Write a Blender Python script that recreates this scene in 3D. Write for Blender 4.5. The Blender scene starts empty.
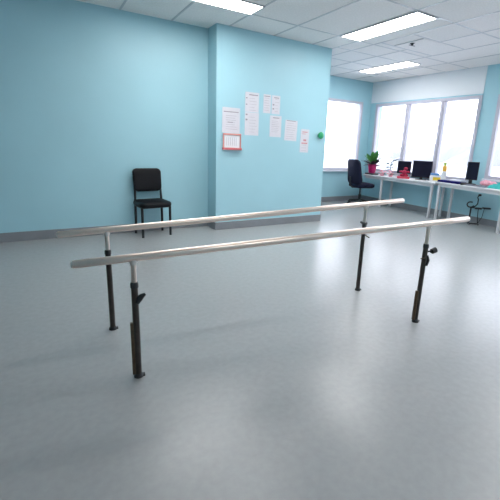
import bpy, bmesh, math, random
from mathutils import Vector, Matrix
random.seed(7)
SC = bpy.context.scene
COL = SC.collection
PI = math.pi

# ------------------------------------------------------------------ materials
def mat(name, col, rough=.5, metal=0., spec=.5, vary=.06, scale=8., bump=0., bscale=60., coat=0., emit=None, estr=0.):
    m = bpy.data.materials.new(name); m.use_nodes = True
    nt = m.node_tree; b = nt.nodes['Principled BSDF']
    tc = nt.nodes.new('ShaderNodeTexCoord')
    nz = nt.nodes.new('ShaderNodeTexNoise'); nz.inputs['Scale'].default_value = scale; nz.inputs['Detail'].default_value = 4
    nt.links.new(tc.outputs['Object'], nz.inputs['Vector'])
    rp = nt.nodes.new('ShaderNodeValToRGB')
    c0 = [max(0, c * (1 - vary)) for c in col]; c1 = [min(1, c * (1 + vary)) for c in col]
    rp.color_ramp.elements[0].position = .3; rp.color_ramp.elements[1].position = .7
    rp.color_ramp.elements[0].color = (*c0, 1); rp.color_ramp.elements[1].color = (*c1, 1)
    nt.links.new(nz.outputs['Fac'], rp.inputs['Fac'])
    nt.links.new(rp.outputs['Color'], b.inputs['Base Color'])
    b.inputs['Roughness'].default_value = rough; b.inputs['Metallic'].default_value = metal
    b.inputs['Specular IOR Level'].default_value = spec
    b.inputs['Coat Weight'].default_value = coat
    if bump:
        n2 = nt.nodes.new('ShaderNodeTexNoise'); n2.inputs['Scale'].default_value = bscale; n2.inputs['Detail'].default_value = 3
        nt.links.new(tc.outputs['Object'], n2.inputs['Vector'])
        bp = nt.nodes.new('ShaderNodeBump'); bp.inputs['Strength'].default_value = bump; bp.inputs['Distance'].default_value = .004
        nt.links.new(n2.outputs['Fac'], bp.inputs['Height']); nt.links.new(bp.outputs['Normal'], b.inputs['Normal'])
    if emit:
        b.inputs['Emission Color'].default_value = (*emit, 1); b.inputs['Emission Strength'].default_value = estr
    return m

def glass_mat():
    m = bpy.data.materials.new('window_glass'); m.use_nodes = True
    nt = m.node_tree; nt.nodes.remove(nt.nodes['Principled BSDF'])
    out = nt.nodes['Material Output']
    tr = nt.nodes.new('ShaderNodeBsdfTransparent'); tr.inputs['Color'].default_value = (.93, .94, .96, 1)
    gl = nt.nodes.new('ShaderNodeBsdfGlossy'); gl.inputs['Roughness'].default_value = .03
    fr = nt.nodes.new('ShaderNodeFresnel'); fr.inputs['IOR'].default_value = 1.25
    mx = nt.nodes.new('ShaderNodeMixShader')
    nt.links.new(fr.outputs[0], mx.inputs[0]); nt.links.new(tr.outputs[0], mx.inputs[1]); nt.links.new(gl.outputs[0], mx.inputs[2])
    nt.links.new(mx.outputs[0], out.inputs['Surface'])
    return m

M = {}
M['wall'] = mat('light_blue_wall_paint', (.37, .62, .70), .45, vary=.025, scale=1.3, bump=.15, bscale=90)
M['white_wall'] = mat('white_wall_paint', (.74, .77, .80), .5, vary=.02, scale=1.2, bump=.12, bscale=90)
M['floor'] = mat('grey_sheet_vinyl', (.35, .358, .362), .27, spec=.42, vary=.04, scale=26, bump=.03, bscale=35)
M['ceiling'] = mat('mineral_ceiling_tile', (.82, .79, .775), .85, vary=.06, scale=55, bump=.35, bscale=120)
M['tbar'] = mat('white_ceiling_grid', (.50, .50, .52), .28, vary=.02)
M['skirt'] = mat('grey_vinyl_skirting', (.23, .24, .26), .4, vary=.05)
M['frame'] = mat('mauve_white_window_frame', (.52, .505, .58), .35, vary=.03)
M['sill'] = mat('white_sill', (.72, .73, .78), .35, vary=.03)
M['glass'] = glass_mat()
M['diff'] = mat('light_diffuser', (.9, .9, .9), .5, emit=(1, .985, .97), estr=15.0)
M['steel'] = mat('brushed_stainless_steel', (.86, .71, .63), .28, metal=.85, vary=.01, scale=30)
M['steelend'] = mat('steel_tube_end', (.74, .69, .65), .45, metal=.3, vary=.05)
M['chrome'] = mat('chromed_post', (.74, .63, .56), .3, metal=1., vary=.03)
M['bronze'] = mat('dark_bronze_post', (.045, .037, .032), .33, metal=.35, vary=.2, scale=20)
M['brass'] = mat('worn_brown_edge_strip', (.085, .058, .035), .4, metal=.5, vary=.25, scale=25)
M['black'] = mat('black_plastic', (.018, .018, .02), .4, vary=.2, scale=15)
M['vinyl'] = mat('black_vinyl_upholstery', (.005, .005, .007), .5, spec=.18, vary=.25, scale=20, bump=.15, bscale=150)
M['frameblack'] = mat('black_powder_coat', (.008, .009, .012), .35, vary=.2)
M['navy'] = mat('dark_navy_fabric', (.009, .010, .028), .8, spec=.2, vary=.25, scale=60, bump=.3, bscale=250)
M['screen'] = mat('dark_navy_screen', (.006, .006, .020), .3, spec=.25, vary=.1)
M['desk'] = mat('pale_grey_laminate', (.60, .60, .62), .35, vary=.03, scale=14)
M['deskleg'] = mat('off_white_metal', (.62, .62, .64), .35, vary=.03)
M['paper'] = mat('pinkish_white_paper', (.66, .64, .69), .7, vary=.025, scale=12)
M['ink'] = mat('grey_ink', (.47, .44, .49), .7, vary=.1)
M['darkink'] = mat('dark_heading_ink', (.33, .29, .33), .7, vary=.1)
M['redink'] = mat('faded_red_ink', (.60, .28, .31), .7, vary=.1)
M['red'] = mat('red_ink', (.62, .16, .17), .6, vary=.1)
M['salmon'] = mat('salmon_plastic', (.75, .33, .29), .45, vary=.06)
M['green'] = mat('glossy_green_plastic', (.01, .33, .13), .3, vary=.08)
M['leaf'] = mat('green_leaf', (.06, .24, .05), .5, vary=.35, scale=18)
M['paleleaf'] = mat('pale_green_leaf', (.35, .50, .25), .45, vary=.2, scale=18)
M['darkleaf'] = mat('dark_plum_leaf', (.035, .03, .04), .5, vary=.3, scale=18)
M['silver'] = mat('silver_grey_leaf', (.27, .34, .38), .6, vary=.15, scale=18)
M['magenta'] = mat('magenta_foil', (.50, .012, .13), .3, vary=.3, scale=30)
M['pink'] = mat('pink_petals', (.80, .38, .46), .6, vary=.15, scale=25)
M['crimson'] = mat('crimson_felt', (.36, .01, .05), .7, vary=.2, scale=25)
M['redbox'] = mat('red_card', (.66, .07, .12), .5, vary=.1)
M['white'] = mat('white_plastic', (.78, .79, .82), .35, vary=.02)
M['yellow'] = mat('yellow_label', (.80, .56, .04), .45, vary=.08)
M['orange'] = mat('amber_liquid', (.82, .45, .08), .35, vary=.1)
M['blue'] = mat('blue_label', (.10, .26, .55), .45, vary=.08)
M['lime'] = mat('lime_plastic', (.42, .62, .10), .4, vary=.08)
M['folder'] = mat('navy_folder', (.010, .011, .12), .75, spec=.15, vary=.15)
M['teal'] = mat('teal_cloth', (.04, .42, .40), .75, vary=.12, scale=18)
M['grey'] = mat('mid_grey_plastic', (.20, .22, .27), .45, vary=.08)
M['hill'] = mat('hazy_far_hillside', (.27, .272, .295), .95, vary=.05, scale=.08)
M['ground'] = mat('pale_outdoor_ground', (.62, .62, .64), .95, vary=.1, scale=.2)

# ------------------------------------------------------------------ mesh builder
class MB:
    def __init__(s): s.bm = bmesh.new()
    def _xf(s, vs, m):
        if m is not None: bmesh.ops.transform(s.bm, matrix=m, verts=vs)
    def box(s, x0, x1, y0, y1, z0, z1, bev=0., m=None, seg=2):
        r = bmesh.ops.create_cube(s.bm, size=1.); vs = r['verts']
        for v in vs:
            v.co = Vector(((x0 + x1) / 2 + v.co.x * (x1 - x0), (y0 + y1) / 2 + v.co.y * (y1 - y0), (z0 + z1) / 2 + v.co.z * (z1 - z0)))
        if bev:
            es = list({e for v in vs for e in v.link_edges})
            g = bmesh.ops.bevel(s.bm, geom=es, offset=bev, segments=seg, affect='EDGES', profile=.5)
            vs = list({v for f in g['faces'] for v in f.verts} | {v for v in vs if v.is_valid})
        s._xf(vs, m); return s
    def tube(s, pts, r, n=12, cap=True, m=None):
        pts = [Vector(p) for p in pts]
        rs = r if isinstance(r, (list, tuple)) else [r] * len(pts)
        rings = []; up = None; allv = []
        for i, p in enumerate(pts):
            t = (pts[min(i + 1, len(pts) - 1)] - pts[max(i - 1, 0)]).normalized()
            if up is None:
                up = Vector((0, 0, 1)) if abs(t.z) < .9 else Vector((1, 0, 0))
            u = (up - t * up.dot(t)).normalized(); w = t.cross(u); up = u
            ring = [s.bm.verts.new(p + (u * math.cos(2 * PI * k / n) + w * math.sin(2 * PI * k / n)) * rs[i]) for k in range(n)]
            rings.append(ring); allv += ring
        for a, b in zip(rings, rings[1:]):
            for k in range(n): s.bm.faces.new((a[k], a[(k + 1) % n], b[(k + 1) % n], b[k]))
        if cap:
            s.bm.faces.new(list(reversed(rings[0]))); s.bm.faces.new(rings[-1])
        s._xf(allv, m); return s
    def lathe(s, prof, n=20, c=(0, 0, 0), m=None):
        return s.tube([(c[0], c[1], c[2] + z) for _, z in prof], [max(r, 1e-4) for r, _ in prof], n, True, m) if all(prof[i + 1][1] > prof[i][1] for i in range(len(prof) - 1)) else s
    def slab(s, w, h, t, rad=.05, m=None, dome=.0, bow=0., n=8, taper=0., rows=6):
        """rounded padded slab: width w (x), height h (z from 0), thickness t (y), soft edges"""
        allv = []
        def outline(inset):
            pts = []
            W, H = w / 2 - inset, h / 2 - inset; R = max(.004, rad - inset)
            for cx, cz, a0 in ((W - R, H - R, 0), (-W + R, H - R, PI / 2), (-W + R, -H + R, PI), (W - R, -H + R, 1.5 * PI)):
                for k in range(n + 1):
                    a = a0 + PI / 2 * k / n
                    pts.append((cx + R * math.cos(a), cz + R * math.sin(a)))
            return pts
        e = t * .35
        layers = [(e, -t / 2), (e * .3, -t / 2 + e * .35), (0, -t / 2 + e), (0, t / 2 - e), (e * .3, t / 2 - e * .35), (e, t / 2)]
        inner = [(min(w, h) * .25, -t / 2 - dome), None]
        rings = []
        seq = [(min(w, h) * .3, -t / 2 - dome), (min(w, h) * .12, -t / 2 - dome * .6)] + layers + [(min(w, h) * .12, t / 2 + dome * .6), (min(w, h) * .3, t / 2 + dome)]
        for ins, y in seq:
            ring = []
            for (x, z) in outline(ins):
                f = 1 + taper * (z / h)
                yy = y + bow * ((x / (w / 2)) ** 2)
                ring.append(s.bm.verts.new((x * f, yy, z + h / 2)))
            rings.append(ring); allv += ring
        k_ = len(rings[0])
        for a, b in zip(rings, rings[1:]):
            for k in range(k_): s.bm.faces.new((a[k], a[(k + 1) % k_], b[(k + 1) % k_], b[k]))
        s.bm.faces.new(list(reversed(rings[0]))); s.bm.faces.new(rings[-1])
        s._xf(allv, m); return s
    def leaf(s, base, tip, width, droop=.0, thick=.0025, fold=.25):
        base, tip = Vector(base), Vector(tip); d = tip - base; L = d.length
        side = d.cross(Vector((0, 0, 1)))
        side = side.normalized() if side.length > 1e-5 else Vector((1, 0, 0))
        nrm = side.cross(d).normalized()
        N = 7; rows = []
        for i in range(N + 1):
            t = i / N; w = width * .5 * max(.04, math.sin(PI * min(1, t * .93 + .05)) ** .8)
            c = base + d * t - Vector((0, 0, 1)) * droop * L * t * t
            rows.append([c - side * w + nrm * w * fold, c - nrm * thick, c + side * w + nrm * w * fold, c + nrm * thick])
        vr = [[s.bm.verts.new(q) for q in r] for r in rows]
        for a, b in zip(vr, vr[1:]):
            for k in range(4): s.bm.faces.new((a[k], a[(k + 1) % 4], b[(k + 1) % 4], b[k]))
        s.bm.faces.new(vr[0]); s.bm.faces.new(list(reversed(vr[-1])))
        return s
    def blob(s, c, r, sub=2, sq=(1, 1, 1), jit=0.):
        g = bmesh.ops.create_icosphere(s.bm, subdivisions=sub, radius=1.)
        for v in g['verts']:
            k = 1 + random.uniform(-jit, jit)
            v.co = Vector((c[0] + v.co.x * r * sq[0] * k, c[1] + v.co.y * r * sq[1] * k, c[2] + v.co.z * r * sq[2] * k))
        return s
    def build(s, name, material, parent=None, smooth=True, angle=40):
        bmesh.ops.recalc_face_normals(s.bm, faces=s.bm.faces[:])
        me = bpy.data.meshes.new(name)
        if smooth:
            for f in s.bm.faces: f.smooth = True
            ca = math.radians(angle)
            for e in s.bm.edges:
                if len(e.link_faces) == 2 and e.calc_face_angle(0) > ca: e.smooth = False
        s.bm.to_mesh(me); s.bm.free()
        me.materials.append(material)
        o = bpy.data.objects.new(name, me); COL.objects.link(o)
        if parent is not None: o.parent = parent
        return o

def thing(name, label, cat, loc=(0, 0, 0), rz=0., group=None):
    o = bpy.data.objects.new(name, None); COL.objects.link(o)
    o.empty_display_size = .1
    o.location = loc; o.rotation_euler = (0, 0, rz); o['label'] = label; o['category'] = cat
    if group: o['group'] = group
    return o
def tag(o, label, cat, group=None):
    o['label'] = label; o['category'] = cat
    if group: o['group'] = group
    return o
def struct(name, mb, m, parent=None, label=None):
    o = mb.build(name, m, parent, smooth=False)
    if parent is None:
        o['kind'] = 'structure'
        if label: o['label'] = label
    return o

# ------------------------------------------------------------------ room dimensions
CEIL = 2.82
XL, XP0, XP1, XR = -3.4, 2.122, 4.106, 6.909     # far left, pillar block, window wall
YF, YP, YL, YB = -2.6, 5.049, 5.36, 6.846        # behind the camera, pillar face, left wall, alcove wall

struct('floor', MB().box(XL - .2, XR + .3, YF - .2, YB + .3, -.12, 0), M['floor'])
ceil = struct('ceiling', MB().box(XL - .2, XR + .3, YF - .2, YB + .3, CEIL, CEIL + .12), M['ceiling'])
# exposed T-bar grid of the suspended ceiling
g = MB(); bw = .012
def gx(x, y0, y1): g.box(x - bw, x + bw, y0, y1, CEIL - .004, CEIL + .002)
def gy(y, x0, x1): g.box(x0, x1, y - bw, y + bw, CEIL - .0035, CEIL + .002)
for x in (-2.47, -1.78, -1.09, -.40, .28, .97, 1.61): gx(x, YF, YL)
for x in (2.31, 3.01, 3.71): gx(x, YF, YP)
for x in (4.41, 5.0, 5.62, 6.25): gx(x, YF, YB)
gx(4.10, 3.10, YB)
for y in (4.44, 3.12, 1.90, .68, -.54, -1.76): gy(y, XL, XR)
gy(5.55, XP1, XR); gy(6.06, XP1, XR); gy(3.73, 4.41, 5.62); gy(4.30, 4.41, 5.62); gy(4.93, XP1, XR)
struct('ceiling_grid', g, M['tbar'], ceil)

struct('wall_left', MB().box(XL, XP0 + .05, YL, YL + .2, 0, CEIL), M['wall'])
struct('wall_middle', MB().box(XP0, XP1, YP, YB + .2, 0, CEIL), M['wall'])
struct('wall_far_left', MB().box(XL - .2, XL, YF, YL + .2, 0, CEIL), M['wall'])
struct('wall_rear', MB().box(XL - .2, XR + .2, YF - .2, YF, 0, CEIL), M['wall'])
# alcove wall with one window opening
BW = (5.20, 6.62, .75, 2.35)
w = MB(); w.box(XP1, BW[0], YB, YB + .2, 0, CEIL); w.box(BW[1], XR + .2, YB, YB + .2, 0, CEIL)
w.box(BW[0], BW[1], YB, YB + .2, 0, BW[2]); w.box(BW[0], BW[1], YB, YB + .2, BW[3], CEIL)
struct('wall_back', w, M['wall'])
# window wall with two openings, plus an unseen one added for daylight
RW = (4.09, 6.66, .76, 2.32); RW2 = (.70, 3.80, .84, 2.31); RW3 = (-2.2, .35, .84, 2.31)
w = MB(); edges = [YF, RW3[0], RW3[1], RW2[0], RW2[1], RW[0], RW[1], YB + .2]
for a, b in zip(edges[0::2], edges[1::2]): w.box(XR, XR + .2, a, b, 0, CEIL)
for (a, b, z0, z1) in (RW, RW2, RW3):
    w.box(XR, XR + .2, a, b, 0, z0); w.box(XR, XR + .2, a, b, z1, CEIL)
struct('wall_right', w, M['wall'])
struct('trim_1', MB().box(XR - .008, XR + .01, RW[0], YB, RW[3] + .03, CEIL - .005), M['white_wall'], label='white painted band above the three-pane window')

# baseboards
def skirt(name, pts):
    m = MB()
    for (x0, x1, y0, y1) in pts: m.box(x0, x1, y0, y1, 0, .115, .003)
    struct(name, m, M['skirt'])
T = .012
skirt('baseboard_left', [(XL, XP0, YL - T, YL + .005)])
skirt('baseboard_middle', [(XP0 - T, XP1 + T, YP - T, YP + .005), (XP0 - T, XP0 + .005, YP, YL - T), (XP1 - .005, XP1 + T, YP, YB - T)])
skirt('baseboard_back', [(XP1 + T, XR - T, YB - T, YB + .005)])
skirt('baseboard_right', [(XR - T, XR + .005, YF, YB)])

# windows: frame, mullions, panes, sill
def win_x(name, a, b, z0, z1, mull, fw=.06, label=None):
    f = MB(); x0, x1 = XR - .03, XR + .07
    f.box(x0, x1, a, a + fw, z0, z1, .006); f.box(x0, x1, b - fw, b, z0, z1, .006)
    f.box(x0, x1, a + fw, b - fw, z1 - fw, z1, .006); f.box(x0, x1, a + fw, b - fw, z0, z0 + fw, .006)
    for y in mull:
        f.box(x0, x1, y - .045, y + .045, z0 + fw, z1 - fw, .006)
        f.box(x0 - .012, x0 + .02, y - .012, y + .012, z0 + fw, z1 - fw, .003)
    o = struct(name, f, M['frame'], label=label)
    ys = [a] + list(mull) + [b]
    for k in range(len(ys) - 1):
        struct('pane', MB().box(XR + .025, XR + .031, ys[k] + .03, ys[k + 1] - .03, z0 + .03, z1 - .03), M['glass'], o)
    struct('sill', MB().box(XR - .06, XR + .1, a - .02, b + .02, z0 - .03, z0 + .004, .004), M['sill'], o)
win_x('window_2', RW[0], RW[1], RW[2], RW[3], (4.87, 5.73), label='three-pane window over the desks')
win_x('window_3', RW2[0], RW2[1], RW2[2], RW2[3], (1.72, 2.75), label='window at the right edge beyond the blue wall strip')
win_x('added_window', RW3[0], RW3[1], RW3[2], RW3[3], (-1.35, -.5))  # out-of-view window, added only to let in more daylight
f = MB(); a, b, z0, z1 = BW; fw = .055; y0, y1 = YB - .03, YB + .07
f.box(a, a + fw, y0, y1, z0, z1, .006); f.box(b - fw, b, y0, y1, z0, z1, .006)
f.box(a + fw, b - fw, y0, y1, z1 - fw, z1, .006); f.box(a + fw, b - fw, y0, y1, z0, z0 + fw, .006)
w1 = struct('window_1', f, M['frame'], label='alcove window behind the office chair')
struct('pane', MB().box(a + .03, b - .03, YB + .025, YB + .031, z0 + .03, z1 - .03), M['glass'], w1)
struct('sill', MB().box(a - .02, b + .02, YB - .06, YB + .1, z0 - .03, z0 + .004, .004), M['sill'], w1)

# outside, seen faintly through the glare
o = struct('ground', MB().box(XR + .6, 260, -160, 260, -4.3, -4), M['ground'])
hm = MB(); N = 150; prev = None
for i in range(N + 1):
    y = -150 + 300 * i / N
    hh = min(1, (N - i) / 6) * (8.6 + 3.6 * math.exp(-((y - 90) / 9) ** 2) + 1.2 * math.sin(i * .7) + .5 * math.sin(i * 2.1) + .012 * abs(y - 90))
    row = [hm.bm.verts.new((150 + 12 * math.sin(i * .5), y, -4)), hm.bm.verts.new((168, y, -4 + max(1, hh) * .8)), hm.bm.verts.new((200, y, -4 + max(1.2, hh))), hm.bm.verts.new((250, y, -4))]
    if prev:
        for k in range(3): hm.bm.faces.new((prev[k], prev[k + 1], row[k + 1], row[k]))
    prev = row
o = hm.build('hillside', M['hill']); o['kind'] = 'structure'; o['label'] = 'hazy hillside far beyond the windows'

# ------------------------------------------------------------------ ceiling lights
def troffer(x0, x1, y0, y1, label):
    t = thing('ceiling_light', label, 'ceiling light', ((x0 + x1) / 2, (y0 + y1) / 2, CEIL), 0, 'recessed ceiling lights')
    w, d = (x1 - x0) / 2, (y1 - y0) / 2; e = .018
    f = MB(); f.box(-w, -w + e, -d, d, -.014, -.001); f.box(w - e, w, -d, d, -.014, -.001)
    f.box(-w + e, w - e, -d, -d + e, -.014, -.001); f.box(-w + e, w - e, d - e, d, -.014, -.001)
    f.build('frame', M['tbar'], t, False)
    MB().box(-w + e, w - e, -d + e, d - e, -.010, -.001).build('diffuser', M['diff'], t, False)
    return t
troffer(1.02, 2.312, 4.095, 4.445, 'bright ceiling light cut by the top edge, left of the other two')
troffer(3.722, 4.10, 3.12, 4.42, 'nearer of two long ceiling lights in front of the window wall')
troffer(5.62, 5.99, 4.80, 6.04, 'farther of two long ceiling lights, close to the window corner')
troffer(.50, 2.40, 3.08, 3.30, 'ceiling light above the parallel bars, outside the view')
troffer(1.0, 2.30, -.90, -.55, 'added fill light above the front of the room, outside the view')  # from here down: unseen troffers added to fill the room with even light
troffer(3.722, 4.10, .30, 1.60, 'added fill light right of the parallel bars, outside the view')
troffer(5.62, 5.99, 1.30, 2.54, 'added fill light by the right-hand windows, outside the view')
troffer(5.62, 5.99, -1.40, -.16, 'added fill light by the rear windows, outside the view')

v = thing('ceiling_vent', 'square ceiling panel with a small dark fixture between the two long lights', 'vent', (4.92, 4.01, CEIL))
f = MB(); s_ = .26
f.box(-s_, s_, -s_, s_, -.008, -.001, .002); f.build('panel', M['ceiling'], v, False)
f = MB(); f.box(-s_, -s_ + .012, -s_, s_, -.0095, -.008); f.build('slot', M['grey'], v, False)
f = MB().tube([(-.17, 0, -.008), (-.17, 0, -.02), (-.17, 0, -.035)], [.035, .022, .010], 16); f.box(-.23, -.11, -.008, .008, -.040, -.034, .002)
f.build('sprinkler_head', M['black'], v)

# ------------------------------------------------------------------ parallel bars
def parallel_bar(p0, p1, za, zb, ea, eb, label, knobs):
    """p0, p1: floor points of the two posts; za, zb: rail axis height there; ea, eb: overhang at both ends"""
    d = Vector(p1) - Vector(p0); L = d.length
    t = thing('parallel_bar', label, 'parallel bar', (p0[0], p0[1], 0), math.atan2(d.y, d.x), 'parallel bars')
    R = .0208; px = (0, L); xa, xb = -ea, L + eb
    sl = (zb - za) / L
    zz = lambda x: za + x * sl
    xs = [xa, xa + .004] + [xa + (xb - xa) * k / 12 for k in range(1, 12)] + [xb - .004, xb]
    rail = MB().tube([(x, 0, zz(x)) for x in xs], [R - .003] + [R] * 13 + [R - .003], 28).build('handrail', M['steel'], t)
    for x, sgn in ((xa, -1), (xb, 1)):
        MB().tube([(x, 0, zz(x)), (x + sgn * .004, 0, zz(x)), (x + sgn * .007, 0, zz(x))], [R - .002, R - .003, R - .008], 24).build('end_cap', M['steelend'], rail)
    for i, x in enumerate(px):
        zt = zz(x) - R + .004
        up_len, knob, strip, pin = knobs[i]
        zc = zt - up_len                                  # top of the dark outer tube
        up = MB().tube([(x, 0, zc - .08), (x, 0, zt)], .0140, 18).build('upper_post', M['chrome'], t)
        f = MB(); f.tube([(x, 0, zt - .022), (x, 0, zt - .012), (x, 0, zt + .006)], [.015, .019, .021], 18)
        f.build('saddle', M['steelend'], up)
        lo = MB().tube([(x, 0, .004), (x, 0, zc)], .0178, 20).build('lower_post', M['bronze'], t)
        MB().tube([(x, 0, zc - .022), (x, 0, zc), (x, 0, zc + .008)], [.021, .021, .0165], 20).build('collar', M['black'], lo)
        f = MB().tube([(x, 0, .0), (x, 0, .010), (x, 0, .022)], [.026, .025, .019], 20)
        f.box(x - .008, x + .034, -.013, .013, 0, .012, .003)
        f.build('foot', M['black'], lo)
        if strip:
            MB().box(x - .031, x - .013, -.012, .012, .02, strip, .003).build('guide_strip', M['brass'], lo)
        if knob == 'lever':
            zk = zc - .075
            k = MB().tube([(x + .010, -.010, zk - .03), (x + .022, -.014, zk - .008), (x + .034, -.016, zk + .006), (x + .052, -.016, zk + .016)], [.014, .017, .014, .007], 10)
            k.build('clamp_lever', M['black'], lo)
        elif knob == 'knob':
            zk = zc - .05
            k = MB().tube([(x + .012, -.010, zk), (x + .045, -.018, zk + .004)], .005, 10)
            k.tube([(x + .042, -.018, zk), (x + .047, -.018, zk), (x + .078, -.022, zk + .012), (x + .083, -.022, zk + .012)], [.014, .020, .022, .014], 14)
            k.build('adjustment_knob', M['black'], lo)
            MB().tube([(x + .012, -.014, zc - .16), (x + .026, -.014, zc - .12), (x + .012, -.014, zc - .08)], [.012, .012, .008], 10).build('latch', M['black'], lo)
        elif knob == 'clip':
            k = MB().tube([(x - .045, -.004, zc + .022), (x - .02, -.004, zc + .01), (x + .02, -.004, zc + .006)], [.010, .013, .013], 10)
            k.build('clamp_lever', M['black'], lo)
        if pin:
            x0, x1, dz = (-.045, -.012, 0) if pin < 0 else (.012, .062, -.028)
            MB().tube([(x + x0, -.012, zc - .10), (x + x1, -.012, zc - .10 + dz)], .005, 8).build('locking_pin', M['brass'], lo)
    return t
parallel_bar((.352, 1.925), (2.362, 1.642), .696, .784, .277, .396, 'nearer steel handrail of the parallel bars on two dark floor posts',
             [(.125, 'lever', .33, 0), (.145, 'knob', .26, -1)])
parallel_bar((.312, 2.551), (2.407, 2.323), .708, .816, .277, .426, 'farther steel handrail of the parallel bars on two dark floor posts',
             [(.125, None, 0, 0), (.165, 'clip', 0, 1)])

# ------------------------------------------------------------------ visitor chair
c = thing('visitor_chair', 'black padded armless chair standing against the blue left wall', 'chair', (1.225, 5.135, 0), math.radians(6))
LW, LD = .19, .15
FM = M['frameblack']
MB().slab(.43, .42, .07, .09, Matrix.Translation((0, -.015, .435)) @ Matrix.Rotation(math.radians(-90), 4, 'X') @ Matrix.Translation((0, 0, -.2)), dome=.012).build('seat', M['vinyl'], c)
MB().slab(.385, .315, .05, .06, Matrix.Translation((0, .155, .58)) @ Matrix.Rotation(math.radians(-8), 4, 'X'), dome=.008, bow=-.02, taper=.05).build('backrest', M['vinyl'], c)
for sx in (-1, 1):
    MB().tube([(sx * LW, -LD, 0), (sx * LW, -LD, .41)], .017, 12).build('leg', FM, c)
    MB().tube([(sx * LW, LD, 0), (sx * (LW - .004), LD - .01, .20), (sx * (LW - .006), LD - .01, .41)], .017, 12).build('leg', FM, c)
    MB().tube([(sx * (LW - .006), LD - .01, .40), (sx * (LW - .008), LD - .005, .49), (sx * (LW - .012), LD + .004, .60), (sx * (LW - .015), LD + .035, .82)], .0155, 12).build('back_upright', FM, c)
f = MB()
for a, b in (((-LW, -LD, .402), (LW, -LD, .402)), ((-LW, LD - .01, .402), (LW, LD - .01, .402)), ((-LW, -LD, .402), (-LW, LD - .01, .402)), ((LW, -LD, .402), (LW, LD - .01, .402))):
    f.tube([a, b], .012, 10)
f.build('seat_frame', FM, c)

# ------------------------------------------------------------------ wall papers on the pillar
def printed(name, w, h, y0, y1, mats, marks, parent, z0=0.):
    """a sheet (front at y0, back at y1, centred on x, z from z0) whose front is divided into cells; marks: (x0, x1, z0, z1, material index) in metres from its lower left"""
    bm = bmesh.new()
    rnd = lambda v: round(v, 5)
    xs = sorted({0., rnd(w)} | {rnd(min(w, max(0, q))) for m_ in marks for q in m_[:2]}); zs = sorted({0., rnd(h)} | {rnd(min(h, max(0, q))) for m_ in marks for q in m_[2:4]})
    vs = [[bm.verts.new((x - w / 2, y0, z + z0)) for z in zs] for x in xs]
    for i in range(len(xs) - 1):
        for j in range(len(zs) - 1):
            f = bm.faces.new((vs[i][j], vs[i + 1][j], vs[i + 1][j + 1], vs[i][j + 1]))
            cx, cz = (xs[i] + xs[i + 1]) / 2, (zs[j] + zs[j + 1]) / 2
            for m_ in marks:
                if m_[0] < cx < m_[1] and m_[2] < cz < m_[3]: f.material_index = m_[4]
    bmesh.ops.recalc_face_normals(bm, faces=bm.faces[:])
    r = bmesh.ops.extrude_face_region(bm, geom=bm.faces[:], use_keep_orig=True)
    bv = [v for v in r['geom'] if isinstance(v, bmesh.types.BMVert)]
    for v in bv: v.co.y = y1
    for f in bm.faces:
        if any(abs(v.co.y - y1) < 1e-7 for v in f.verts): f.material_index = 0
    bmesh.ops.recalc_face_normals(bm, faces=bm.faces[:])
    me = bpy.data.meshes.new(name); bm.to_mesh(me); bm.free()
    for m_ in mats: me.materials.append(m_)
    o = bpy.data.objects.new(name, me); COL.objects.link(o)
    if parent is not None: o.parent = parent
    return o
def sheet(x0, x1, z0, z1, label, lines, heads=(), red=(), tilt=0., depth=.003):
    w, h = x1 - x0, z1 - z0; marks = []
    for rows, mi in ((lines, 1), (heads, 2), (red, 3)):
        for (fx0, fx1, fz, th) in rows: marks.append((fx0 * w, fx1 * w, h - fz * h - th / 2, h - fz * h + th / 2, mi))
    t = printed('notice', w, h, -depth, .001, [M['paper'], M['ink'], M['darkink'], M['redink']], marks, None, -h / 2)
    tag(t, label, 'notice', 'notices taped to the pillar wall')
    t.location = ((x0 + x1) / 2, YP, (z0 + z1) / 2); t.rotation_euler = (0, tilt, 0)
    return t
random.seed(3)
def para(a, b, z0, z1, n, th=.005):
    return [(a, b - random.uniform(0, .22), z0 + (z1 - z0) * k / max(1, n - 1), th) for k in range(n)]
sheet(2.212, 2.488, 1.425, 1.772, 'white notice above the red-framed holder, leftmost on the pillar wall', para(.2, .85, .32, .85, 7, .006), [(.08, .92, .17, .012), (.3, .6, .58, .012)])
sheet(2.568, 2.795, 1.735, 2.010, 'upper sheet of the second column, with a dark heading line', para(.3, .9, .3, .9, 5), [(.28, .92, .13, .014), (.06, .16, .3, .014), (.06, .16, .62, .014)])
sheet(2.570, 2.802, 1.405, 1.730, 'lower sheet of the second column, with dots down its left side', para(.3, .9, .2, .85, 6), [(.05, .18, .1, .02), (.05, .18, .32, .022)])
sheet(2.872, 3.000, 1.742, 2.008, 'narrow left half of the upper pair of sheets', para(.15, .9, .2, .85, 6), [(.1, .9, .1, .010)])
sheet(3.020, 3.165, 1.738, 2.006, 'narrow right half of the upper pair of sheets, with dark marks', para(.4, .9, .2, .85, 5), [(.25, .85, .12, .012), (.1, .3, .5, .02), (.1, .3, .72, .02)])
sheet(2.998, 3.205, 1.400, 1.715, 'sheet hanging under the narrow upper pair', para(.15, .9, .25, .75, 7), [(.25, .8, .1, .012)])
sheet(3.276, 3.508, 1.355, 1.668, 'single sheet between the middle papers and the red-marked slip', para(.12, .9, .15, .9, 8), [(.1, .85, .03, .010)], tilt=.03)
sheet(3.585, 3.752, 1.180, 1.548, 'rightmost slip with red print, nearest the green pin', para(.15, .85, .68, .92, 3), [], [(.15, .8, .12, .014), (.15, .6, .2, .008), (.35, .7, .47, .03), (.15, .85, .6, .022)], tilt=.02)
t = thing('document_holder', 'red-edged document holder under the leftmost notice', 'document holder', (2.362, YP, 1.195))
f = MB(); f.box(-.142, .142, -.012, -.0003, 0, .222, .002); f.build('back_panel', M['paper'], t, False)
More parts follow.
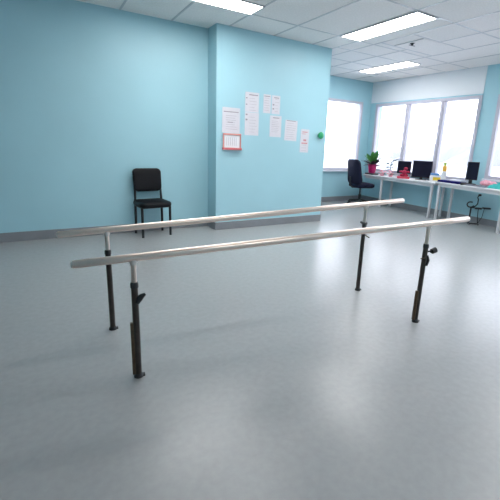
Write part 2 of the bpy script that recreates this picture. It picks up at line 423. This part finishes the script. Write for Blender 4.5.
f = MB(); f.box(-.142, .142, -.03, -.010, .198, .222, .003); f.box(-.142, -.128, -.028, -.010, .02, .2, .002); f.box(.128, .142, -.028, -.010, .02, .2, .002); f.build('frame', M['salmon'], t, False)
f = MB(); f.box(-.146, .146, -.05, -.0005, -.012, .02, .004); f.build('ledge', M['red'], t, False)
printed('card', .235, .17, -.020, -.013, [M['white'], M['ink']], [(.03 + .03 * k, .036 + .03 * k, .03, .145, 1) for k in range(6)], t, .02)
# green push pin shaped knob
pm = Matrix.Translation((3.965, YP, 1.465)) @ Matrix.Rotation(PI / 2, 4, 'X')
t = MB(); t.tube([(0, 0, 0.0005), (0, 0, .006), (0, 0, .012), (0, 0, .022), (0, 0, .034), (0, 0, .05), (0, 0, .064), (0, 0, .074), (0, 0, .078)], [.034, .036, .026, .038, .052, .057, .050, .031, .009], 24, m=pm)
tag(t.build('wall_pin', M['green']), 'round green plastic pin on the right end of the pillar wall', 'pin')

# ------------------------------------------------------------------ desks
DZ = .685
def desk(loc, rz, length, depth, legs, label, DZ):
    t = thing('desk', label, 'desk', loc, rz, 'desks under the windows')      # origin: front corner on the right-hand (low y) end; +y runs along the wall, +x to the wall
    MB().box(0, depth, 0, length, DZ - .032, DZ, .006).build('tabletop', M['desk'], t)
    f = MB(); f.box(.03, .05, .05, length - .05, DZ - .085, DZ - .032); f.box(depth - .05, depth - .03, .05, length - .05, DZ - .085, DZ - .032)
    f.build('apron', M['deskleg'], t, False)
    for (x, y) in legs:
        MB().box(x - .021, x + .021, y - .021, y + .021, .0, DZ - .032, .004).build('leg', M['deskleg'], t)
    return t
desk((6.385, 4.465, 0), 0, 1.90, .50, [(.06, .07), (.44, .07), (.06, 1.36), (.40, 1.36)], 'pale desk at the corner, its left end by the office chair', .70)
desk((6.185, 2.96, 0), math.radians(-7), 1.48, .50, [(.06, 1.41), (.42, 1.41), (.20, .22), (.44, .22)], 'pale desk at the right edge of the view, holding the keyboard', .73)

# ------------------------------------------------------------------ office chair
oc = thing('office_chair', 'dark navy swivel chair at the left end of the corner desk', 'chair', (6.25, 6.28, 0), math.radians(80))
# local: faces -y
MB().slab(.48, .50, .085, .12, Matrix.Translation((0, -.05, .45)) @ Matrix.Rotation(math.radians(-90), 4, 'X') @ Matrix.Translation((0, 0, -.23)), dome=.015).build('seat', M['navy'], oc)
MB().slab(.50, .56, .07, .10, Matrix.Translation((0, .20, .48)) @ Matrix.Rotation(math.radians(-9), 4, 'X'), dome=.01, bow=-.05, taper=-.22).build('backrest', M['navy'], oc)
MB().tube([(0, .05, .40), (0, .22, .405), (0, .29, .46), (0, .30, .64)], .018, 10).build('back_bracket', M['black'], oc)
MB().tube([(0, 0, .09), (0, 0, .24), (0, 0, .241), (0, 0, .40)], [.03, .03, .017, .017], 14).build('gas_lift', M['black'], oc)
f = MB().box(-.09, .09, -.10, .10, .385, .412, .006); f.tube([(.08, 0, .38), (.2, -.02, .375), (.24, -.02, .36)], .009, 8)
f.build('tilt_mechanism', M['black'], oc)
bs = MB(); R5 = .29
for k in range(5):
    a = 2 * PI * k / 5 + .3
    bs.tube([(0, 0, .105), (R5 * .5 * math.cos(a), R5 * .5 * math.sin(a), .092), (R5 * math.cos(a), R5 * math.sin(a), .07)], [.026, .02, .014], 10)
bs = bs.build('star_base', M['black'], oc)
for k in range(5):
    a = 2 * PI * k / 5 + .3; x, y = R5 * math.cos(a), R5 * math.sin(a)
    nx, ny = -math.sin(a), math.cos(a)
    f = MB()
    for sgn in (-1, 1): f.tube([(x + nx * sgn * .008, y + ny * sgn * .008, .026), (x + nx * sgn * .024, y + ny * sgn * .024, .026)], .026, 14)
    f.tube([(x, y, .03), (x, y, .075)], .008, 8)
    f.build('caster', M['black'], bs)

# ------------------------------------------------------------------ things on the desks
def monitor(loc, rz, w, h, foot, label, lift=.03, tilt=0.):
    t = thing('monitor', label, 'monitor', loc, rz, 'monitors on the desks')   # local: screen faces -y
    R = Matrix.Translation((0, 0, lift)) @ Matrix.Rotation(tilt, 4, 'X')
    MB().box(-w / 2, w / 2, -.012, .012, 0, h, .006, m=R).build('housing', M['black'], t)
    MB().box(-w / 2 + .012, w / 2 - .012, -.0135, -.011, .016, h - .012, m=R).build('screen', M['screen'], t, False)
    st = MB().box(-.03, .03, .010, .035, .006, lift + h * .6, .004).build('stand', M['black'], t)
    MB().box(-foot, foot, -.06, .09, 0, .012, .004).build('base', M['black'], t)
    return t
ZD = .70; ZE = .73      # tops of the two desks
monitor((6.74, 5.50, ZD), math.radians(-58), .29, .27, .07, 'small dark monitor behind the crimson figure', .085)
monitor((6.70, 5.01, ZD), math.radians(-56), .385, .345, .11, 'largest dark screen, left of the yellow box', .045, math.radians(-4))
monitor((6.70, 3.93, ZE), math.radians(-40), .205, .33, .075, 'tall narrow dark monitor beside the keyboard', .075, 0)

# plant in a magenta pot on a tray
p = thing('potted_plant', 'leafy green plant in a magenta foil pot on a dark tray', 'plant', (6.53, 6.235, ZD))
MB().box(-.10, .10, -.12, .12, 0, .034, .006).build('tray', M['black'], p)
f = MB().tube([(0, 0, .028), (0, 0, .06), (0, 0, .16), (0, 0, .235)], [.065, .08, .095, .108], 18); f.build('pot', M['magenta'], p)
f = MB(); random.seed(11)
for k in range(19):
    a = 2 * PI * k / 19 + random.uniform(-.2, .2); l = random.uniform(.06, .23)
    f.leaf((math.cos(a) * .03, math.sin(a) * .03, .24), (math.cos(a) * l, math.sin(a) * l, .46 + random.uniform(.0, .20) - l * .5), random.uniform(.10, .15), .12)
f.tube([(0, 0, .20), (0, 0, .34)], .015, 8)
f.build('foliage', M['leaf'], p)
f = MB()
for k in range(5):
    a = 3.2 + k * .5; f.leaf((0, 0, .27), (math.cos(a) * .10, math.sin(a) * .10, .47 + .025 * k), .06, .05)
f.build('pale_leaves', M['paleleaf'], p)
f = MB()
for k in range(16):
    a = 2 * PI * k / 16; l = .19 + .05 * (k % 3)
    f.leaf((0, 0, .20), (math.cos(a) * l, math.sin(a) * l, .275 + random.uniform(-.07, .10)), .09, .12)
f.leaf((.02, -.05, .26), (.09, -.15, .40), .12, .05); f.leaf((.02, -.08, .26), (-.05, -.20, .36), .10, .05)
f.build('dark_leaves', M['darkleaf'], p)
# silvery spray
SPL = p
p = thing('silver_plant', 'thin silver-grey spray standing right of the magenta pot', 'plant', (6.72, 5.895, ZD))
MB().tube([(0, 0, 0), (0, 0, .06), (0, 0, .08)], [.035, .042, .03], 14).build('pot', M['white'], p)
f = MB()
for k, (dx, dy, dz) in enumerate([(0, -.10, .34), (.02, -.16, .36), (-.02, .06, .27), (.03, -.02, .30), (-.03, -.12, .20), (.02, .09, .18), (0, -.05, .24)]):
    f.tube([(0, 0, .07), (dx * .4, dy * .4, .07 + (dz - .07) * .6), (dx, dy, dz)], .0035, 6)
    f.leaf((dx * .8, dy * .8, dz * .85), (dx * 1.3, dy * 1.3 - .03, dz * 1.02), .10, .1)
    f.leaf((dx * .5, dy * .5, dz * .65), (dx * .5 + .02, dy * .5 + .08, dz * .72), .08, .1)
f.build('foliage', M['silver'], p)
for o_ in list(SPL.children) + list(p.children):
    o_.data.transform(Matrix.Scale(1.0 if o_.parent is SPL else 1.1, 4))
# pink flowers
def flowers(loc, label, n, seed):
    random.seed(seed)
    p = thing('pink_flowers', label, 'flowers', loc, 0, 'pink flower bunches on the corner desk')
    MB().tube([(0, 0, 0), (0, 0, .04), (0, 0, .055)], [.04, .05, .045], 14).build('bowl', M['pink'], p)
    f = MB()
    for k in range(n):
        a = 2 * PI * k / n; r = .035 + .03 * (k % 2)
        for q in range(5):
            b = 2 * PI * q / 5; cx, cy, cz = math.cos(a) * r, math.sin(a) * r, .07 + .03 * (k % 3)
            f.blob((cx + math.cos(b) * .014, cy + math.sin(b) * .014, cz), .019, 1, (1, 1, .6))
    f.build('petals', M['pink'], p)
    g_ = MB()
    for k in range(5):
        a = k * 1.25; g_.leaf((0, 0, .05), (math.cos(a) * .09, math.sin(a) * .09, .07), .03, .1)
    g_.build('foliage', M['leaf'], p)
flowers((6.50, 5.90, ZD), 'bunch of pink flowers right beside the magenta pot', 8, 4)
flowers((6.52, 5.66, ZD), 'bunch of pink flowers left of the white card and red box', 7, 5)
# white card, red box, crimson figure
t = thing('folded_card', 'small white folded card left of the red box', 'card', (6.47, 5.49, ZD), math.radians(-50))
f = MB(); f.box(-.05, .05, -.002, .0, 0, .05, m=Matrix.Rotation(math.radians(-18), 4, 'X') @ Matrix.Translation((0, -.02, 0)))
f.box(-.05, .05, 0, .002, 0, .05, m=Matrix.Rotation(math.radians(18), 4, 'X') @ Matrix.Translation((0, .02, 0)))
f.build('sheet', M['paper'], t, False)
t = thing('red_box', 'flat red box lying under the crimson figure', 'box', (6.50, 5.30, ZD), math.radians(-52))
MB().box(-.125, .125, -.07, .07, 0, .028, .003).build('body', M['redbox'], t)
MB().box(-.128, .128, -.073, .073, .028, .042, .003).build('lid', M['redbox'], t)
t = thing('soft_figure', 'crimson bow-shaped decoration standing on the flat red box', 'decoration', (6.50, 5.285, ZD + .042), math.radians(-52))
f = MB(); f.blob((0, 0, .075), .05, 2, (1, .8, 1.4)); f.build('body', M['crimson'], t)
f = MB()
for sx, sz, r in ((-1, .03, .038), (1, .03, .038)): f.blob((sx * .045, -.01, sz), r, 2, (1.2, .9, .75))
f.build('foot_lobes', M['crimson'], t)
f = MB()
for sx in (-1, 1): f.blob((sx * .06, 0, .10), .034, 2, (1.5, .7, .7))
f.blob((.02, 0, .165), .036, 2, (1.2, .8, .9)); f.build('arm_lobes', M['crimson'], t)

# cleaning supplies: box, tub, spray bottle
t = thing('tissue_box', 'white and yellow box with blue top, left of the spray bottle', 'box', (6.765, 4.715, ZD), math.radians(-50))
MB().box(-.11, .09, -.05, .05, 0, .10, .004).build('carton', M['white'], t)
MB().box(-.05, .092, -.0525, -.049, .02, .085, .0008).build('yellow_panel', M['yellow'], t, False)
MB().box(.0905, .093, -.05, .05, .02, .085, .0008).build('yellow_end', M['yellow'], t, False)
MB().box(-.10, .06, -.052, .052, .10, .118, .004).build('white_lid', M['white'], t)
MB().box(-.10, .06, -.045, .045, .118, .16, .004).build('blue_pack', M['blue'], t)
t = thing('spray_bottle', 'clear spray bottle with amber label and lime green cap', 'bottle', (6.76, 4.535, ZD))
MB().tube([(0, 0, 0), (0, 0, .01), (0, 0, .13), (0, 0, .19), (0, 0, .215), (0, 0, .23)], [.045, .05, .05, .047, .03, .02], 18).build('bottle', M['white'], t)
MB().tube([(0, 0, .215), (0, 0, .225), (0, 0, .31), (0, 0, .325)], [.035, .043, .04, .026], 18).build('amber_neck', M['orange'], t)
f = MB().tube([(0, 0, .322), (0, 0, .375), (0, 0, .385)], [.022, .024, .015], 14); f.box(-.05, .0, -.01, .01, .355, .378, .003); f.build('cap', M['lime'], t)
# navy folder, papers
t = thing('folder', 'dark navy folder lying flat in front of the spray bottle', 'folder', (6.49, 4.185, ZE), math.radians(-7))
MB().box(-.10, .10, -.235, .235, 0, .008, .002).build('lower_cover', M['folder'], t)
MB().box(-.095, .092, -.228, .228, .008, .030).build('sheets', M['folder'], t, False)
MB().box(-.10, .10, -.235, .235, .030, .038, .002).build('upper_cover', M['folder'], t)
t = tag(MB().box(-.07, .07, -.11, .11, 0, .05, .003).build('paper_stack', M['white']), 'stack of white paper behind the navy folder', 'paper')
t.location = (6.75, 4.235, ZE); t.rotation_euler = (0, 0, math.radians(-6))
t = tag(MB().box(-.06, .06, -.045, .045, 0, .02, .003).build('paper_stack', M['paper']), 'thin pile of cream paper left of the narrow monitor', 'paper')
t.location = (6.75, 4.065, ZE)
# keyboard, mouse
t = thing('keyboard', 'dark grey keyboard in front of the narrow monitor', 'keyboard', (6.40, 3.62, ZE), math.radians(-9))
MB().box(-.065, .065, -.19, .19, 0, .018, .005).build('case', M['grey'], t)
kb = printed('keys', .36, .112, -.004, .001, [M['grey'], M['black']], [(.003 + .0298 * k, .027 + .0298 * k, .004 + .027 * r_, .026 + .027 * r_, 1) for k in range(12) for r_ in range(4)], t, -.056)
kb.location = (0, 0, .0185); kb.rotation_euler = (-PI / 2, 0, PI / 2 * -1)
t = tag(MB().box(-.08, .06, -.02, .02, 0, .04, .006).build('desk_adapter', M['black']), 'small black block at the foot of the narrow monitor', 'adapter')
t.location = (6.40, 3.875, ZE); t.rotation_euler = (0, 0, 0)
# pink cushion of tissue and teal cloth
random.seed(9)
f = MB()
for k in range(9): f.blob((random.uniform(-.04, .04), -.09 + .0225 * k, .045 + random.uniform(0, .02)), .05, 2, (1, 1, .85), .04)
t = tag(f.build('pink_cloth', M['pink']), 'crumpled pink cloth between the keyboard and the teal cloth', 'cloth'); t.location = (6.70, 3.60, ZE)
cl = MB(); N = 16; grid_ = []
for i in range(N + 1):
    row = []
    for j in range(N + 1):
        x = -.16 + .30 * i / N; y = -.22 + .42 * j / N
        ed = min(i, N - i, j, N - j) / (N / 2)
        z = .012 + .085 * (ed ** .6) * (1 + .5 * math.sin(i * 1.1 + j * .5) + .3 * math.sin(j * 1.4)) if ed > 0 else 0.0
        row.append(cl.bm.verts.new((x, y, max(0, z))))
    grid_.append(row)
for i in range(N):
    for j in range(N): cl.bm.faces.new((grid_[i][j], grid_[i + 1][j], grid_[i + 1][j + 1], grid_[i][j + 1]))
bo = [cl.bm.verts.new((-.16, -.22, 0)), cl.bm.verts.new((.14, -.22, 0)), cl.bm.verts.new((.14, .20, 0)), cl.bm.verts.new((-.16, .20, 0))]
t = tag(cl.build('teal_cloth', M['teal']), 'bunched teal cloth on the desk at the right edge', 'cloth'); t.location = (6.50, 3.23, ZE)

# black pedal exerciser under the right-hand desk
e = thing('exerciser', 'small black tubular exerciser with a curled arm under the right desk', 'exerciser', (6.74, 3.77, 0), math.radians(-50))
e.scale = (.82, .9, .97)
# local +x runs to the right as seen from the bars
f = MB(); f.tube([(-.13, 0, .012), (.10, 0, .012)], .013, 8); f.tube([(-.10, -.09, .012), (-.10, .09, .012)], .013, 8); f.tube([(.08, -.09, .012), (.08, .09, .012)], .013, 8)
f.build('foot_frame', M['frameblack'], e)
MB().tube([(-.10, 0, .012), (-.10, 0, .34)], .017, 10).build('upright', M['frameblack'], e)
pts = []
for k in range(17):
    a = -.3 - k / 16 * 4.9
    pts.append((-.12 + .07 * math.cos(a), 0, .375 + .05 * math.sin(a)))
f = MB().tube(pts, .013, 8)
f.tube([(-.10, 0, .33), (-.02, 0, .35), (.02, 0, .40), (.02, 0, .48), (.0, 0, .52), (.02, 0, .56)], .012, 8)
f.build('curled_arm', M['frameblack'], e)
f = MB(); f.blob((.035, 0, .565), .028, 2, (1.3, 1, .8)); f.build('grip', M['black'], e)
f = MB(); f.box(-.03, .11, -.06, .06, .30, .325, .008); f.build('pad', M['black'], e)
f = MB(); f.box(.13, .29, -.05, .05, .315, .34, .008); f.build('pad', M['black'], e)
f = MB(); f.tube([(-.10, 0, .32), (.20, 0, .322)], .010, 8); f.tube([(.05, 0, .31), (.06, 0, .17), (.085, 0, .012)], .008, 8); f.tube([(.17, 0, .31), (.15, 0, .15), (.085, 0, .02)], .006, 8)
f.build('linkage', M['frameblack'], e)

# ------------------------------------------------------------------ daylight
wd = bpy.data.worlds.new('overcast'); SC.world = wd; wd.use_nodes = True
nt = wd.node_tree; bg = nt.nodes['Background']
tc = nt.nodes.new('ShaderNodeTexCoord'); sp = nt.nodes.new('ShaderNodeSeparateXYZ'); rp = nt.nodes.new('ShaderNodeValToRGB')
nt.links.new(tc.outputs['Generated'], sp.inputs[0]); nt.links.new(sp.outputs['Z'], rp.inputs[0])
rp.color_ramp.elements[0].position = 0.; rp.color_ramp.elements[0].color = (.93, .94, 1, 1)
rp.color_ramp.elements[1].position = .8; rp.color_ramp.elements[1].color = (.80, .87, 1, 1)
nt.links.new(rp.outputs[0], bg.inputs['Color']); bg.inputs['Strength'].default_value = 3.8

# ------------------------------------------------------------------ camera
f_px, cx, cy, pitch, roll, yaw, hcam = 368.85, 274.97, 233.71, .23917, .04497, .56218, 1.3
FW = Vector((math.sin(yaw), math.cos(yaw), 0)); RT = Vector((math.cos(yaw), -math.sin(yaw), 0)); UP = Vector((0, 0, 1))
ZF = FW * math.cos(pitch) - UP * math.sin(pitch); V = FW * math.sin(pitch) + UP * math.cos(pitch)
CX = RT * math.cos(roll) + V * math.sin(roll); CY = -RT * math.sin(roll) + V * math.cos(roll); CZ = -ZF
cam = bpy.data.cameras.new('camera'); co = bpy.data.objects.new('camera', cam); COL.objects.link(co)
co.matrix_world = Matrix(((CX.x, CY.x, CZ.x, 0), (CX.y, CY.y, CZ.y, 0), (CX.z, CY.z, CZ.z, hcam), (0, 0, 0, 1)))
cam.sensor_width = 36; cam.sensor_fit = 'HORIZONTAL'; cam.lens = f_px / 500 * 36
cam.shift_x = (250 - cx) / 500; cam.shift_y = (cy - 250) / 500; cam.clip_start = .05; cam.clip_end = 600
SC.camera = co

SC.view_settings.view_transform = 'Standard'; SC.view_settings.look = 'None'
SC.view_settings.gamma = 1; SC.view_settings.use_curve_mapping = False
SC.view_settings.exposure = 0.5
SC.cycles.use_denoising = True
SC.cycles.max_bounces = 10; SC.cycles.diffuse_bounces = 6; SC.cycles.transparent_max_bounces = 12
